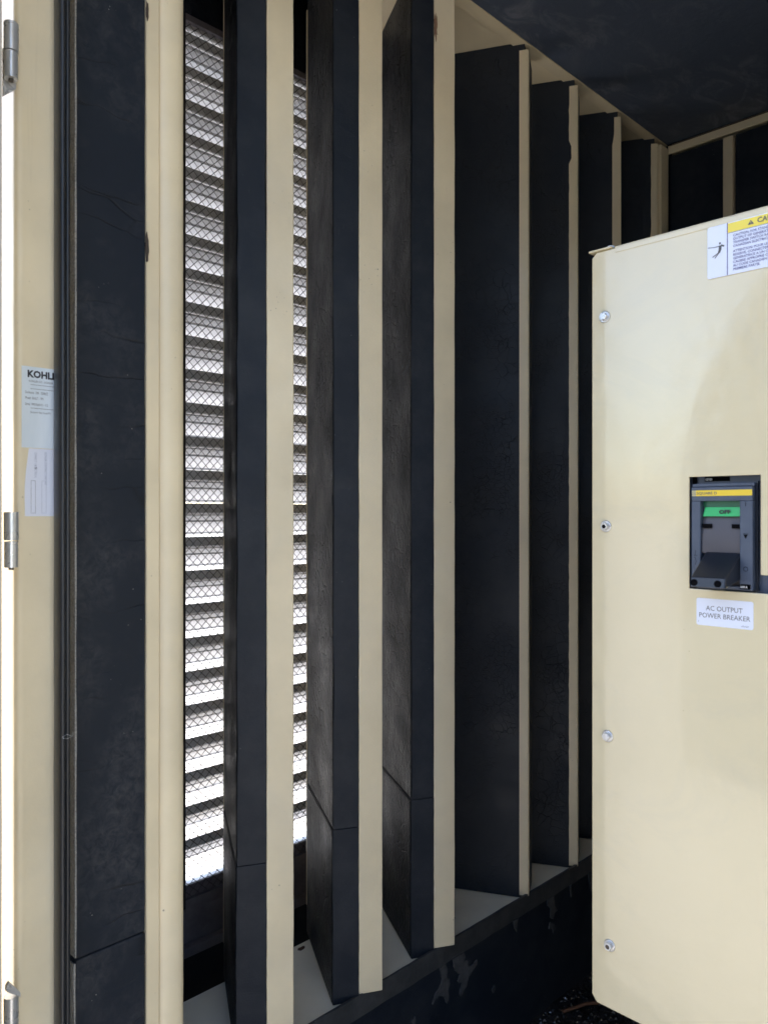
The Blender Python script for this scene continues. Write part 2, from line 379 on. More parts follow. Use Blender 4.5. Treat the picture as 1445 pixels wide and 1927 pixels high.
torn([(1.118,.192),(1.128,.196),(1.130,.184),(1.123,.175)])
torn([(1.79,.2625),(1.803,.2625),(1.808,.225),(1.84,.205),(1.83,.232),(1.825,.2625),(1.83,.2625),(1.845,.215),(1.835,.195),(1.80,.215)])
torn([(1.105,.113),(1.113,.122),(1.118,.106),(1.110,.098)])
torn([(1.38,.14),(1.388,.146),(1.392,.136),(1.384,.13)])

hd = thing('baffle_header', (1.4, 1.055, 2.29), 'cream steel header angle along the ceiling edge above the upright baffles', 'beam')
b = MB(); b.prism([(.55, 1.0555), (2.25, 1.0555), (2.25, 1.086), (.55, 1.086)], 2.3125, 2.3150); b.build('flange', CREAM, hd)
box('web', (.55, 1.084, 2.3152), (2.25, 1.086, 2.3182), CREAM, hd)
box('top_plate', (.55, 1.0865, 2.3185), (2.25, 1.285, 2.322), CREAM, hd)

# shaft behind the baffles
sw = thing('intake_shaft', (1.5, 1.40, 0), 'black foam lined air shaft around the bright louver behind the baffles', 'wall')
MB().prism([(.573, 1.042), (.862, 1.507), (.85, 1.56), (.54, 1.06)], 0, 2.5).build('side_panel', SMOOTH, sw)
box('end_panel', (2.25, 1.06, 0), (2.29, 1.56, 2.5), SMOOTH, sw)
box('upper_panel', (.84, 1.508, 2.285), (2.25, 1.54, 2.52), CRACK, sw)
box('top_panel', (.54, 1.06, 2.52), (2.29, 1.62, 2.55), CRACK, sw)
box('lower_panel', (.84, 1.515, 0), (2.25, 1.55, .235), SMOOTH, sw)
box('front_panel', (.54, 1.28, 0), (2.25, 1.2845, .2855), SMOOTH, sw)
box('front_panel', (.54, 1.28, 2.329), (2.25, 1.30, 2.52), CRACK, sw)
box('grey_sheet', (.865, 1.505, .258), (2.25, 1.512, .385), GREYSHEET, sw)
box('ledge', (.865, 1.488, .236), (2.25, 1.512, .2575), GREYSHEET, sw, .003)
box('right_panel', (1.72, 1.508, .2), (2.25, 1.54, 2.285), SMOOTH, sw)
box('outer_skin', (.36, 1.60, -.22), (.84, 1.64, 2.56), CREAM, sw)
box('outer_skin', (1.75, 1.60, -.22), (2.36, 1.64, 2.56), CREAM, sw)
box('outer_skin', (.84, 1.63, -.22), (1.75, 1.64, .35), CREAM, sw)
box('outer_skin', (.84, 1.60, 2.29), (1.75, 1.64, 2.56), CREAM, sw)

# ------------------------------------------------------------------ louver and bird screen
LX0, LX1, LZ0, LZ1 = .868, 1.70, .372, 2.268
lv = thing('louver', (1.28, 1.56, LZ0), 'aluminium air intake louver with bright daylight between its blades', 'louver')
box('jamb', (LX0-.012, 1.505, LZ0-.02), (LX0-.001, 1.60, LZ1+.02), ALU, lv)
box('jamb', (LX1+.001, 1.505, LZ0-.02), (LX1+.014, 1.60, LZ1+.02), ALU, lv)
box('sill', (LX0, 1.507, LZ0-.02), (LX1, 1.60, LZ0-.002), ALU, lv)
box('head', (LX0, 1.507, LZ1+.002), (LX1, 1.60, LZ1+.018), ALU, lv)
prof = [(1.518, .0230), (1.5165, .0225), (1.5165, .0030), (1.519, .0), (1.523, -.001), (1.525, .008), (1.528, .008), (1.5285, -.004), (1.541, -.0145), (1.5415, -.0055), (1.5445, -.0055),
        (1.5455, -.0185), (1.548, -.0205), (1.5735, -.0420), (1.574, -.033), (1.576, -.033), (1.5765, -.0470), (1.582, -.0475)]
th = .0014; poly = prof+[(y+th*.8, z+th) if i > 3 else (y+th, z) for i, (y, z) in reversed(list(enumerate(prof)))]
n = len(poly); k = 0; pitch = .0745; z = LZ1-.024; blade_me = None
while z > LZ0+.05:
    if not blade_me:
        b = MB(); b.add([(LX0, y, q+z) for y, q in poly]+[(LX1, y, q+z) for y, q in poly], [(i, (i+1) % n, n+(i+1) % n, n+i) for i in range(n)])
        o = b.build('blade', ALU, lv); blade_me = o; z0 = z
    else:
        o = blade_me.copy(); C.objects.link(o); o.parent = lv; o.location = (0, 0, z-z0)
    z -= pitch
sc = thing('bird_screen', (1.28, 1.50, LZ0), 'fine diamond wire screen stretched in front of the louver', 'wire screen')
b = MB(); W, H = LX1-LX0, LZ1-LZ0+.02; sp = .0205; R = .0008
def clip(c, s):                      # line z = c + s*x inside the screen's rectangle
    p = []
    for x in (0, W):
        z = c+s*x
        if 0 <= z <= H: p.append((x, z))
    for z in (0, H):
        x = (z-c)/s
        if 0 < x < W: p.append((x, z))
    return sorted(p)[:2] if len(p) >= 2 else None
for s in (1, -1):
    c = -W-sp if s > 0 else 0
    while c < H+W:
        q = clip(c, s)
        if q:
            (xa, za), (xb, zb) = q; m_ = max(2, int((xb-xa)/.06)+1)
            pts = []
            for i in range(m_+1):
                t = i/m_; x = xa+(xb-xa)*t; z = za+(zb-za)*t
                wob = .0022*noise.noise(Vector((x*9, z*9, 1+s)))
                pts.append((LX0+x, 1.4985+s*.0006+.003*noise.noise(Vector((x*5, z*5, 0))), LZ0-.01+z+wob))
            b.tube(pts, R, 4, False, False)
        c += sp
tag(b.build('wire_mesh', WIRE, sc), kind='stuff')
box('screen_frame', (LX0-.004, 1.493, LZ0-.03), (LX0+.004, 1.503, LZ1+.02), WIRE, sc)
box('screen_frame', (LX0+.0045, 1.493, LZ1+.008), (LX1, 1.503, LZ1+.022), GREYSHEET, sc)
box('screen_frame', (LX0+.0045, 1.493, LZ0-.036), (LX1, 1.503, LZ0-.012), GREYSHEET, sc)

# ------------------------------------------------------------------ baffles
TOPZ = 2.3180
CA, SA = .479, .878
def M(o, P):                          # local (along depth, across) -> world xy
    return lambda a, c: (o[0]+P[0][0]*a+P[1][0]*c, o[1]+P[0][1]*a+P[1][1]*c)
def slab(name, m, par, f, a0, a1, c0, c1, z0, z1, amp=0, seed=0, bevel=0, nz=None, fn=None):
    poly = [f(a0, c0), f(a1, c0), f(a1, c1), f(a0, c1)]
    return MB().prism(poly, z0, z1, nz or (70 if amp else 1), amp, fn, seed=seed).build(name, m, par, bevel)
SEAM = .616
fa = [(.727, 'left baffle of the three between bright louver gaps, foam front black, steel edge cream'),
      (.938, 'middle forward leaning baffle with split foam seam, just right of the narrow bright louver gap'),
      (1.149, 'third baffle, foam seam low down, standing left of the widest dark bay')]
for q, (x, lab) in enumerate(fa):
    o = thing('acoustic_baffle', (x, 1.0805, FLZ), lab, 'baffle', 'upright acoustic baffles with cream steel edges')
    f = M((x, 1.0805), ((CA, SA), (SA, -CA)))
    # grained film on the side, smooth film at the front: each foam block carries both skins
    for z0, z1, off in ((FLZ+.001, SEAM-.0005, -.0016), (SEAM+.0002, TOPZ, 0)):
        blk = slab('foam_block', SMOOTH, o, f, 0+off*.5, .258, 0+off, .0476, z0, z1, .0012, q*3+z0, .0007)
        s2 = slab('side_film', GRAIN, blk, f, .004, .257, -.0012+off, -.0001+off, z0+.003, z1-.003, .0005, q*5+z0)
    slab('steel_pan', CREAM, o, f, .0, .26, .0485, .0943, FLZ+.010+.002*q, TOPZ-.0005, .0007, 50+q, .002)
    slab('back_lip', CREAM, o, f, .2605, .2635, -.003, .05, FLZ+.06, TOPZ-.02)
    if q == 2:
        b = MB(); n = 24; P = []
        random.seed(5)
        for i in range(n):
            a = 2*pi*i/n; r_ = 1+random.uniform(-.35, .35); P.append((.0515+.0035*cos(a)*r_, 2.205+.024*sin(a)*r_))
        b.add([(*f(-.0012, c), z) for c, z in P]+[(*f(.0004, c), z) for c, z in P], [tuple(range(n)), tuple(range(2*n-1, n-1, -1))]+[(i, (i+1) % n, n+(i+1) % n, n+i) for i in range(n)])
        b.build('sealant_smear', mat('brown_sealant', (.22, .13, .085), .8), o)
    slab('toe_plate', CREAM, o, f, .004, .03, .012, .0485, FLZ+.0004, FLZ+.003)
fb = [(1.520, 'tall baffle right of the widest dark bay, its cream edge straight with a double rim', lambda z: .019),
      (1.737, 'baffle whose narrow cream edge has a ragged bite near the top', lambda z: .0195-(.006 if 2.105 < z < 2.155 else 0)-.0012*noise.noise(Vector((z*40, 0, 0)))-(.001 if z > 2.25 else 0)),
      (1.960, 'baffle rising just behind the cabinet corner, cream edge tapering near the top', lambda z: .0205-(.005*max(0, min(1, (z-2.22)/.03)))),
      (2.179, 'farthest baffle beside the corner post, cream edge with wavy side', lambda z: .022-(.006*max(0, min(1, (z-1.98)/.05)))+.0012*noise.noise(Vector((z*25, 0, 0))))]
for q, (x, lab, wf) in enumerate(fb):
    o = thing('acoustic_baffle', (x, 1.055, FLZ), lab, 'baffle', 'upright acoustic baffles with cream steel edges')
    f = M((x, 1.055), ((-CA, SA), (SA, CA)))
    slab('foam_block', CRACK, o, f, .006, .262, .0015, .080, FLZ+.001, TOPZ, .0007, 31+q, .002)
    # lip facing the viewer, its inner edge as ragged as the sealant left it
    b = MB(); nz = 130; vs = []
    z0, z1 = FLZ+.009, 2.297
    for k in range(nz+1):
        z = z0+(z1-z0)*k/nz; w_ = wf(z)
        for a, c in ((0, -.001), (w_, -.001), (w_, .0012), (0, .0012)):
            X, Y = f(a, c); vs.append((X, Y, z))
    b.add(vs, [(0, 3, 2, 1), (nz*4, nz*4+1, nz*4+2, nz*4+3)]+[(k*4+i, k*4+(i+1) % 4, k*4+4+(i+1) % 4, k*4+4+i) for k in range(nz) for i in range(4)])
    b.build('lip', CREAM, o)
    slab('front_edge', CREAM, o, f, -.003, -.0002, -.0012, .030 if q else .018, FLZ+.009, 2.297, 0, 0, .001)
    slab('front_film', TAPE, o, f, -.0035, .005, .019 if not q else .031, .066, FLZ+.012, 2.285, .0006, q)
    slab('rear_pan', CREAM, o, f, .0, .264, .0805, .0825, FLZ+.001, TOPZ-.001)

# sealant smears
def smear(x0, y, z0, wd, ht, parent, nrm, seed):
    random.seed(seed); n = 22; P = []
    for i in range(n):
        a = 2*pi*i/n; r_ = 1+random.uniform(-.25, .25)
        P.append((x0+cos(a)*wd*r_, z0+sin(a)*ht*r_))
    b = MB(); b.add([(u, y, z) for u, z in P]+[(u, y+.002, z) for u, z in P], [tuple(range(n)), tuple(range(2*n-1, n-1, -1))]+[(i, (i+1) % n, n+(i+1) % n, n+i) for i in range(n)])
    return b.build('sealant_smear', SEALANT, parent)

# ------------------------------------------------------------------ near column (first upright) and foam beside it
cp = thing('corner_column', (.55, 1.0, 0), 'widest cream column between the dusty black foam strip and the first bright gap', 'column')
MB().prism([(.5216, .998), (.5405, .998), (.5405, 1.012), (.5216, 1.012)], 0, 2.33, 60, .0004, None).build('flange', CREAM, cp)
arc = [(.5412, 1.0095), (.5416, 1.0030), (.5440, .9985), (.5490, .9950), (.5560, .9925), (.5650, .9915), (.5720, .9920), (.5762, .9940), (.5785, .9972), (.5790, 1.002), (.5790, 1.05), (.5412, 1.05)]
MB().prism(arc, 0, 2.33, 1, 0, smooth=True).build('rolled_post', CREAM, cp)
bpy.data.objects['rolled_post'].modifiers.new('edge', 'EDGE_SPLIT').split_angle = radians(50)
box('gasket', (.5792, 1.003, 0), (.5815, 1.045, 2.33), RUB, cp)
smear(.5225, .9965, 1.865+.04, .0018, .012, cp, None, 3)
smear(.5222, .9965, 1.575, .0026, .018, cp, None, 4)
fs = thing('foam_strip', (.472, 1.0, 0), 'dusty cracked black foam strip between the rubber seal and the widest cream column', 'foam panel')
up = MB().prism([(.4241, 1.0), (.5205, 1.0), (.5205, 1.031), (.4241, 1.031)], .6195, 2.33, 90, .0009, None, seed=2).build('foam_block', DUSTY, fs, .0012)
lo = MB().prism([(.4225, .9985), (.5205, .9985), (.5205, 1.030), (.4185, 1.030)], 0, .6185, 40, .0009, None, seed=5).build('foam_block', DUSTY, fs, .003)
MB().prism([(.4222, 1.0008), (.4243, 1.0008), (.4243, 1.031), (.4222, 1.031)], .6205, 2.33, 120, .0006, None, seed=8).build('cut_edge', CUT, up)
MB().prism([(.4206, 1.0003), (.4227, 1.0003), (.4187, 1.030), (.4166, 1.030)], 0, .6135, 50, .0006, None, seed=9).build('cut_edge', CUT, lo)
# loose white specks are print on the film; a hair of fibre hangs on the seal
b = MB(); b.tube([(.385, .951, .928), (.391, .950, .931), (.397, .9515, .927), (.401, .957, .930), (.404, .962, .929), (.401, .956, .926), (.392, .951, .925), (.386, .951, .927)], .00018, 4)
tag(b.build('loose_fibre', WHITEINK), 'pale hair-thin fibre caught on the black rubber seal', 'fibre')

# ------------------------------------------------------------------ door frame, seal, labels, hinges
df = thing('door_frame', (.38, 1.0, -.2), 'cream steel door frame at far left carrying hinges, nameplate and black rubber seal', 'door frame')
pr = [(.342, 1.60), (.342, .9935), (.3424, .9905), (.3438, .9878), (.3462, .9860), (.3490, .9853), (.3530, .985), (.405, .985), (.405, 1.034), (.52, 1.034), (.52, 1.05), (.39, 1.05), (.39, 1.60)]
MB().prism(pr, -.2, 2.345, 1, smooth=True).build('jamb', CREAM, df).modifiers.new('e', 'EDGE_SPLIT').split_angle = radians(40)
sealp = [(.3885, .9845), (.3842, .970), (.3838, .9600), (.3850, .9540), (.3870, .9520), (.3900, .9530), (.3922, .9575), (.3930, .965), (.3935, .9845)]
MB().prism(sealp, -.05, 2.345, 80, .0005, smooth=True, seed=3).build('rubber_seal', RUB, df)
pts = [(.3965+.0005*noise.noise(Vector((0, 0, z*6))), .9620+.0006*noise.noise(Vector((3, 0, z*7))), z) for z in [-.05+2.395*i/90 for i in range(91)]]
MB().tube(pts, [.0031*(1+.08*noise.noise(Vector((7, 0, p[2]*25)))) for p in pts], 12).build('seal_bead', RUB, df)
# nameplate
npl = box('nameplate', (.3495, .98435, 1.2845), (.4040, .98495, 1.385), PLATE, df)
text('KOHLER', .0116, (.3560, .9841, 1.3720), FACE_Y, INK, npl, sx=.96, bold=.0005)
text('KOHLER CO.  KOHLER WI', .0036, (.3580, .9841, 1.3658), FACE_Y, INKG, npl, sx=.8)
for zz in (1.3625, 1.3575, 1.3335): box('rule', (.3600, .9840, zz), (.4035, .9842, zz+.0004), INKG, npl)
text('Enclosure  300 - 350REZ', .0044, (.3535, .9841, 1.3515), FACE_Y, INKG, npl, sx=.62)
text('Model  BUILT - TP1', .0044, (.3535, .9841, 1.3445), FACE_Y, INKG, npl, sx=.62)
text('Serial  WK76AA15 / 112', .0044, (.3535, .9841, 1.3370), FACE_Y, INKG, npl, sx=.62)
text('Enclosure  Rear Sound FF1', .0036, (.3600, .9841, 1.3275), FACE_Y, INKG, npl, sx=.62)
# paper label with a curled left edge
b = MB(); n = 16; Lp = []
for i in range(n+1):
    t = i/n; z = 1.2838-.084*t
    Lp.append((.3581-.0052*math.sin(min(1, t*1.25)*pi*.55)+.0012*max(0, t-.6), z))
b.add([(x, .98455, z) for x, z in Lp]+[(.402, .98455, z) for x, z in Lp]+[(x, .98492, z) for x, z in Lp]+[(.402, .98492, z) for x, z in Lp],
      [(i, i+1, n+2+i, n+1+i) for i in range(n)]+[(i, i+1, 2*n+3+i, 2*n+2+i) for i in range(n)])
pl = b.build('paper_label', PAPER, df)
text('CONNECT 1 SE ELECTRICAL', .0040, (.3648, .9843, 1.2790), FACE_Y, INKF, pl, spin=-pi/2, sx=.62)
text('1 SE', .0040, (.3648, .9842, 1.2630), FACE_Y, INK, pl, spin=-pi/2, sx=.7)
text('KOHLER CONTRACT PART NO', .0040, (.3770, .9843, 1.2795), FACE_Y, INKF, pl, spin=-pi/2, sx=.72)
def outline(x0, x1, z0, z1, w_, y, m, par):
    b = MB()
    for a in ((x0, z0, x1, z0+w_), (x0, z1-w_, x1, z1), (x0, z0+w_, x0+w_, z1-w_), (x1-w_, z0+w_, x1, z1-w_)): b.box((a[0], y, a[1]), (a[2], y+.0001, a[3]))
    return b.build('printed_box', m, par)
outline(.3605, .3660, 1.2035, 1.2440, .0003, .9843, INKG, pl); outline(.3735, .3790, 1.2035, 1.2440, .0003, .9843, INKF, pl)
# hinges
def hinge(zc, plate):
    h = MB().tube([(.3305, .9650, zc+.0005), (.3305, .9650, zc+.034)], [.0083, .0083], 28).build('hinge', STEEL, df, .0008)
    MB().tube([(.3305, .9650, zc-.032), (.3305, .9650, zc-.0008)], [.0077, .0077], 28).build('lower_knuckle', STEEL, h)
    MB().tube([(.3305, .9650, zc-.035), (.3305, .9650, zc-.032)], [.0030, .0030], 14).build('pin', BRASSY, h)
    if plate:
        b = MB(); p = [(.3240, zc+.006), (.3385, zc+.006), (.3385, zc-.038), (.3240, zc-.052)]
        b.add([(x, .972, z) for x, z in p]+[(x, .9755, z) for x, z in p], [(0, 1, 2, 3), (7, 6, 5, 4)]+[(i, (i+1) % 4, 4+(i+1) % 4, 4+i) for i in range(4)])
        b.build('leaf_plate', STEEL, h)
hinge(1.753, True); hinge(1.171, False); hinge(.595, False)
b = MB(); p = [(.3225, .646), (.326, .650), (.3385, .632), (.3385, .627), (.3225, .640)]
b.add([(x, .957, z) for x, z in p]+[(x, .962, z) for x, z in p], [tuple(range(5)), tuple(range(9, 4, -1))]+[(i, (i+1) % 5, 5+(i+1) % 5, 5+i) for i in range(5)])
b.build('weld_tab', STEEL, df)
# open door leaf
dl = thing('enclosure_door', (-.15, .93, -.2), 'dull cream enclosure door standing open at the far left edge', 'door')
MB().prism([(.3003, .905), (.326, 1.005), (-.43, 1.572), (-.46, 1.475)], -.2, 2.28, 40, .0004).build('door_leaf', DOORM, dl, .004)

# end wall beyond the frame / right of the opening and the far right wall (closes the box)
ew = thing('enclosure_side_wall', (1.3, -.95, -.2), 'cream outer wall of the enclosure on the side away from the louver', 'wall')
box('wall_panel', (.36, -.94, -.2), (2.36, -.90, 2.56), CREAM, ew)
bw = thing('back_wall', (2.28, .4, 0), 'far wall of black foam with a cream batten and cream top trim behind the cabinet', 'wall')
box('outer_skin', (2.30, -.90, -.2), (2.36, 1.60, 2.56), CREAM, bw)
for y0, y1, s_ in ((.894, 1.055, 1), (.30, .860, 2), (-.35, .262, 3), (-.9, -.388, 4)):
    MB().prism([(2.262, y0), (2.262, y1), (2.292, y1), (2.292, y0)], 0, 2.2845, 20, .0008, seed=s_).build('foam_panel', SMOOTH, bw, .003)
for yc in (.877, .281, -.369): box('batten', (2.250, yc-.0135, 0), (2.292, yc+.0135, 2.281), CREAM, bw, .002)
box('top_trim', (2.246, -.9, 2.285), (2.2515, 1.052, 2.3095), CREAM, bw, .001)
box('trim_edge', (2.2440, -.9, 2.3075), (2.2458, 1.045, 2.3095), mat('dark_joint', (.05, .03, .022), .8), bw)
cn = thing('corner_post', (2.215, 1.05, 0), 'cream folded post in the far corner where the baffle row meets the back wall', 'post')
MB().prism([(2.190, 1.046), (2.232, 1.046), (2.246, 1.050), (2.249, 1.062), (2.190, 1.062)], .2905, 2.297).build('folded_sheet', CREAM, cn, .003)

# ------------------------------------------------------------------ control cabinet
X = 1.10
cb = thing('control_cabinet', (1.3, .17, .0), 'glossy cream generator control cabinet with green OFF breaker and stickers', 'cabinet')
def poly_extrude(P, holes_grid=None): pass
# front panel: grid of cells with the L-shaped breaker cut-out, corners chamfered
ys = [.6405, .632, .4833, .385, .335, -.30]; zs = [.427, .4375, 1.0943, 1.1193, 1.2558, 1.6085, 1.6165]
b = MB(); keep = set()
for i in range(5):
    for j in range(6):
        if i == 2 and j in (2, 3): continue
        if i == 3 and j == 2: continue
        keep.add((i, j))
def cell(i, j):
    y0, y1, z0, z1 = ys[i], ys[i+1], zs[j], zs[j+1]
    if (i, j) == (0, 0): return [(y1, z0), (y1, z1), (y0, z1)]
    if (i, j) == (0, 5): return [(y1, z0), (y1, z1), (y0, z0)]
    return [(y0, z0), (y1, z0), (y1, z1), (y0, z1)]
for ij in keep:
    p = cell(*ij); n = len(p)
    b.add([(X, y, z) for y, z in p], [tuple(range(n))]); b.add([(X+.003, y, z) for y, z in p], [tuple(range(n-1, -1, -1))])
    for k in range(n):
        (ya, za), (yb, zb) = p[k], p[(k+1) % n]
        b.add([(X, ya, za), (X, yb, zb), (X+.003, yb, zb), (X+.003, ya, za)], [(0, 1, 2, 3)])
o = b.build('front_panel', CAB, cb)
bm = bmesh.new(); bm.from_mesh(o.data); bmesh.ops.remove_doubles(bm, verts=bm.verts, dist=1e-5)
dup = {}
for fc in bm.faces: dup.setdefault(frozenset(v.index for v in fc.verts), []).append(fc)
kill = [fc for l_ in dup.values() if len(l_) > 1 for fc in l_]
bmesh.ops.delete(bm, geom=kill, context='FACES_ONLY'); bmesh.ops.recalc_face_normals(bm, faces=bm.faces); bm.to_mesh(o.data); bm.free()
bv = o.modifiers.new('edge', 'BEVEL'); bv.width = .0011; bv.segments = 2; bv.limit_method = 'ANGLE'; bv.angle_limit = radians(35)
b = MB()                           # folded sheet body, open behind the front panel
b.box((X+.0035, .6340, .430), (X+.36, .6365, 1.6075)).box((X+.0035, -.297, .430), (X+.36, -.2945, 1.6075))
b.box((X+.0035, -.294, .430), (X+.36, .6335, .4325)).box((X+.0035, -.294, 1.605), (X+.36, .6335, 1.6075)).box((X+.3575, -.294, .433), (X+.36, .6335, 1.6045))
b.build('body', CAB, cb)
# lid: thin top sheet with a down-turned lip
MB().box((X-.0012, -.30, 1.6088), (X+.0, .600, 1.6168)).box((X, -.30, 1.6170), (X+.365, .602, 1.6190)).build('lid', CAB, cb, .0006)
box('lid_tab', (X-.004, .606, 1.6172), (X+.03, .6445, 1.6202), CAB, cb, .0008)
MB().tube([(X+.008, .612, 1.6203), (X+.008, .612, 1.6235)], [.0062, .0058], 6, False).build('lid_bolt', STICK, cb, .0006)
def bolt(y, z, tone, socket=False):
    o = MB().tube([(X-.0002, y, z), (X-.0016, y, z), (X-.0020, y, z)], [.0093, .0090, .0080], 26).build('bolt', STEEL, cb)
    if socket:
        MB().tube([(X-.0021, y, z), (X-.0060, y, z), (X-.0072, y, z)], [.0062, .0060, .0050], 20).build('head', STEEL, o)
        MB().tube([(X-.0073, y, z), (X-.0076, y, z)], [.0034, .0034], 6, False).build('socket', HOLE, o)
    else:
        MB().tube([(X-.0021, y, z), (X-.0070, y, z), (X-.0078, y, z)], [.0066, .0066, .0058], 6, False).build('head', STEEL, o, .0005)
        MB().tube([(X-.0079, y, z), (X-.0082, y, z)], [.0036, .0032], 14).build('stamp', tone, o)
bolt(.6180, 1.5120, STEEL); bolt(.6160, 1.1825, STEEL, True); bolt(.6130, .8535, STEEL); bolt(.6095, .5265, BRASSY)
# interior of the breaker opening
cbk = box('circuit_breaker', (X+.014, .300, 1.080), (X+.075, .490, 1.268), PLA, cb)
cbk['label'] = 'slate blue moulded breaker behind the cut-out'
box('side_gap', (X+.0105, .4775, 1.094), (X+.0139, .4828, 1.2558), HOLE, cbk)
box('seam', (X+.0130, .335, 1.1635), (X+.0139, .394, 1.1655), HOLE, cbk)
box('rating_tag', (X+.0128, .4310, 1.2490), (X+.0139, .4660, 1.2556), HOLE, cbk)
text('LISTED', .0040, (X+.0126, .4650, 1.2505), FACE_X, WHITEINK, cbk, sx=.8, bold=.0001)
# escutcheon: frame of bars around the toggle window
ey0, ey1, ez0, ez1 = .3945, .4795, 1.0970, 1.2455
wy0, wy1, wz0, wz1 = .4120, .4663, 1.1020, 1.2205
b = MB()
xf = X-.0015
b.box((xf, wy1, ez0), (X+.0135, ey1, wz1)); b.box((xf, ey0, ez0), (X+.0135, wy0, wz1))
b.box((xf, ey0, wz1+.0001), (X+.0135, ey1, 1.2405)); b.box((xf+.002, wy0, ez0), (X+.0135, wy1, wz0))
b.build('escutcheon', PLA, cbk, .0012)
box('top_ledge', (xf+.003, ey0-.001, 1.2408), (X+.0135, ey1, ez1), PLA, cbk, .0008)
box('flange_plate', (X+.008, ey0-.0035, ez0-.0005), (X+.0135, ey0-.0003, ez1+.002), PLB, cbk)
MB().box((xf-.0006, .3952, 1.2278), (xf-.0001, .4722, 1.2360)).build('yellow_stripe', STRIPE, cbk)
box('maker_mark', (xf-.0006, .4726, 1.2280), (xf-.0001, .4782, 1.2358), mat('pale_yellow', (.62, .56, .30), .4), cbk)
text('SQUARE D', .0052, (xf-.0008, .4712, 1.2300), FACE_X, INKG, cbk, sx=1.15, bold=.0001)
outline_y = MB()
for a in ((.4735, 1.2292, .4773, 1.2297), (.4735, 1.2341, .4773, 1.2346), (.4735, 1.2297, .4740, 1.2341), (.4768, 1.2297, .4773, 1.2341), (.4750, 1.2310, .4758, 1.2328)):
    outline_y.box((xf-.0009, a[0], a[1]), (xf-.0007, a[2], a[3]))
outline_y.build('mark_print', INKG, cbk)
# window: back plate, green indicator, curved toggle guard, slots
box('window_back', (X+.0100, wy0, wz0), (X+.0130, wy1, wz1), PLD, cbk)
box('window_shadow', (X+.0085, wy0+.0002, 1.2125), (X+.0098, wy1-.0002, wz1-.0002), mat('shaded_green_plastic', (.012, .11, .055), .4), cbk)['label'] = 'dark green strip, painted shade above the OFF plate'  # shade at the window's top put into a darker green
b = MB(); b.add([(X+.0035, wy0+.0004, 1.1990), (X+.0035, wy1-.0012, 1.1990), (X+.0082, wy1-.0028, 1.2120), (X+.0082, wy0+.0004, 1.2120),
                 (X+.0096, wy0+.0004, 1.1990), (X+.0096, wy1-.0012, 1.1990), (X+.0096, wy1-.0028, 1.2120), (X+.0096, wy0+.0004, 1.2120)],
                [(0, 1, 2, 3), (4, 7, 6, 5), (0, 4, 5, 1), (1, 5, 6, 2), (2, 6, 7, 3), (3, 7, 4, 0)]); b.build('indicator', GRN, cbk)
text('OFF', .0072, (X+.0042, .4345, 1.2028), FACE_X, INK, cbk, align='CENTER', sx=1.25, bold=.00035)
b = MB(); n = 10; vs = []
for i in range(n+1):
    t = i/n; a = pi*(.08+.55*t); vs += [(X+.0110-.0085*sin(a), wy0+.0003, 1.1985-.052*t), (X+.0110-.0085*sin(a), wy1-.0003, 1.1985-.052*t)]
b.add(vs, [(2*i, 2*i+1, 2*i+3, 2*i+2) for i in range(n)], True); b.build('toggle_guard', PLD, cbk)
for yc in (.4590, .4175): box('slot', (X-.0002+.0025, yc-.0066, 1.1822), (X+.0050, yc+.0066, 1.1880), HOLE, cbk)
# toggle handle: block reaching out and down with two holes in its end
b = MB(); t0 = [(X+.006, .4125, 1.1500), (X+.006, .4608, 1.1500), (X+.006, .4608, 1.1110), (X+.006, .4125, 1.1110)]
t1 = [(X-.047, .4125, 1.1150), (X-.047, .4610, 1.1150), (X-.050, .4610, 1.1010), (X-.050, .4125, 1.1010)]
b.add(t0+t1, [(3, 2, 1, 0), (4, 5, 6, 7), (0, 1, 5, 4), (1, 2, 6, 5), (2, 3, 7, 6), (3, 0, 4, 7)]); hnd = b.build('toggle_handle', PLB, cbk, .0018)
for yc in (.4550, .4230):
    MB().tube([(X-.0495, yc, 1.1078), (X-.0484, yc, 1.1078)], [.0047, .0047], 18, caps=True).build('lock_hole', HOLE, cbk)
box('amp_tag', (xf+.0000, .3975, 1.0985), (xf+.0015, .4110, 1.1055), PLB, cbk)
text('600 A', .0042, (xf-.0004, .4105, 1.1002), FACE_X, WHITEINK, cbk, sx=.9, bold=.00012)
# moulded signs on the escutcheon rim: on bar, trip triangle, off ring, small switch symbol
b = MB(); b.box((xf-.0004, .4036, 1.2130), (xf-.0001, .4042, 1.2200)); b.build('on_mark', HOLE, cbk)
b = MB(); b.add([(xf-.0004, .4068, 1.1740), (xf-.0004, .4008, 1.1740), (xf-.0004, .4038, 1.1680)], [(0, 1, 2)]); b.box((xf-.0004, .4003, 1.1748), (xf-.0001, .4073, 1.1753)); b.build('trip_mark', HOLE, cbk)
b = MB(); pts = [(xf-.0002, .4038+.0028*cos(2*pi*i/20), 1.1265+.0030*sin(2*pi*i/20)) for i in range(21)]; b.tube(pts, .0003, 4); b.build('off_mark', HOLE, cbk)
b = MB(); b.tube([(xf-.0002, .4735, 1.1500), (xf-.0002, .4735, 1.1440), (xf-.0002, .4755, 1.1425), (xf-.0002, .4705, 1.1425)], .00025, 4)
b.tube([(xf-.0002, .4760, 1.1400), (xf-.0002, .4735, 1.1395), (xf-.0002, .4725, 1.1340), (xf-.0002, .4735, 1.1290)], .00025, 4); b.build('switch_symbol', HOLE, cbk)

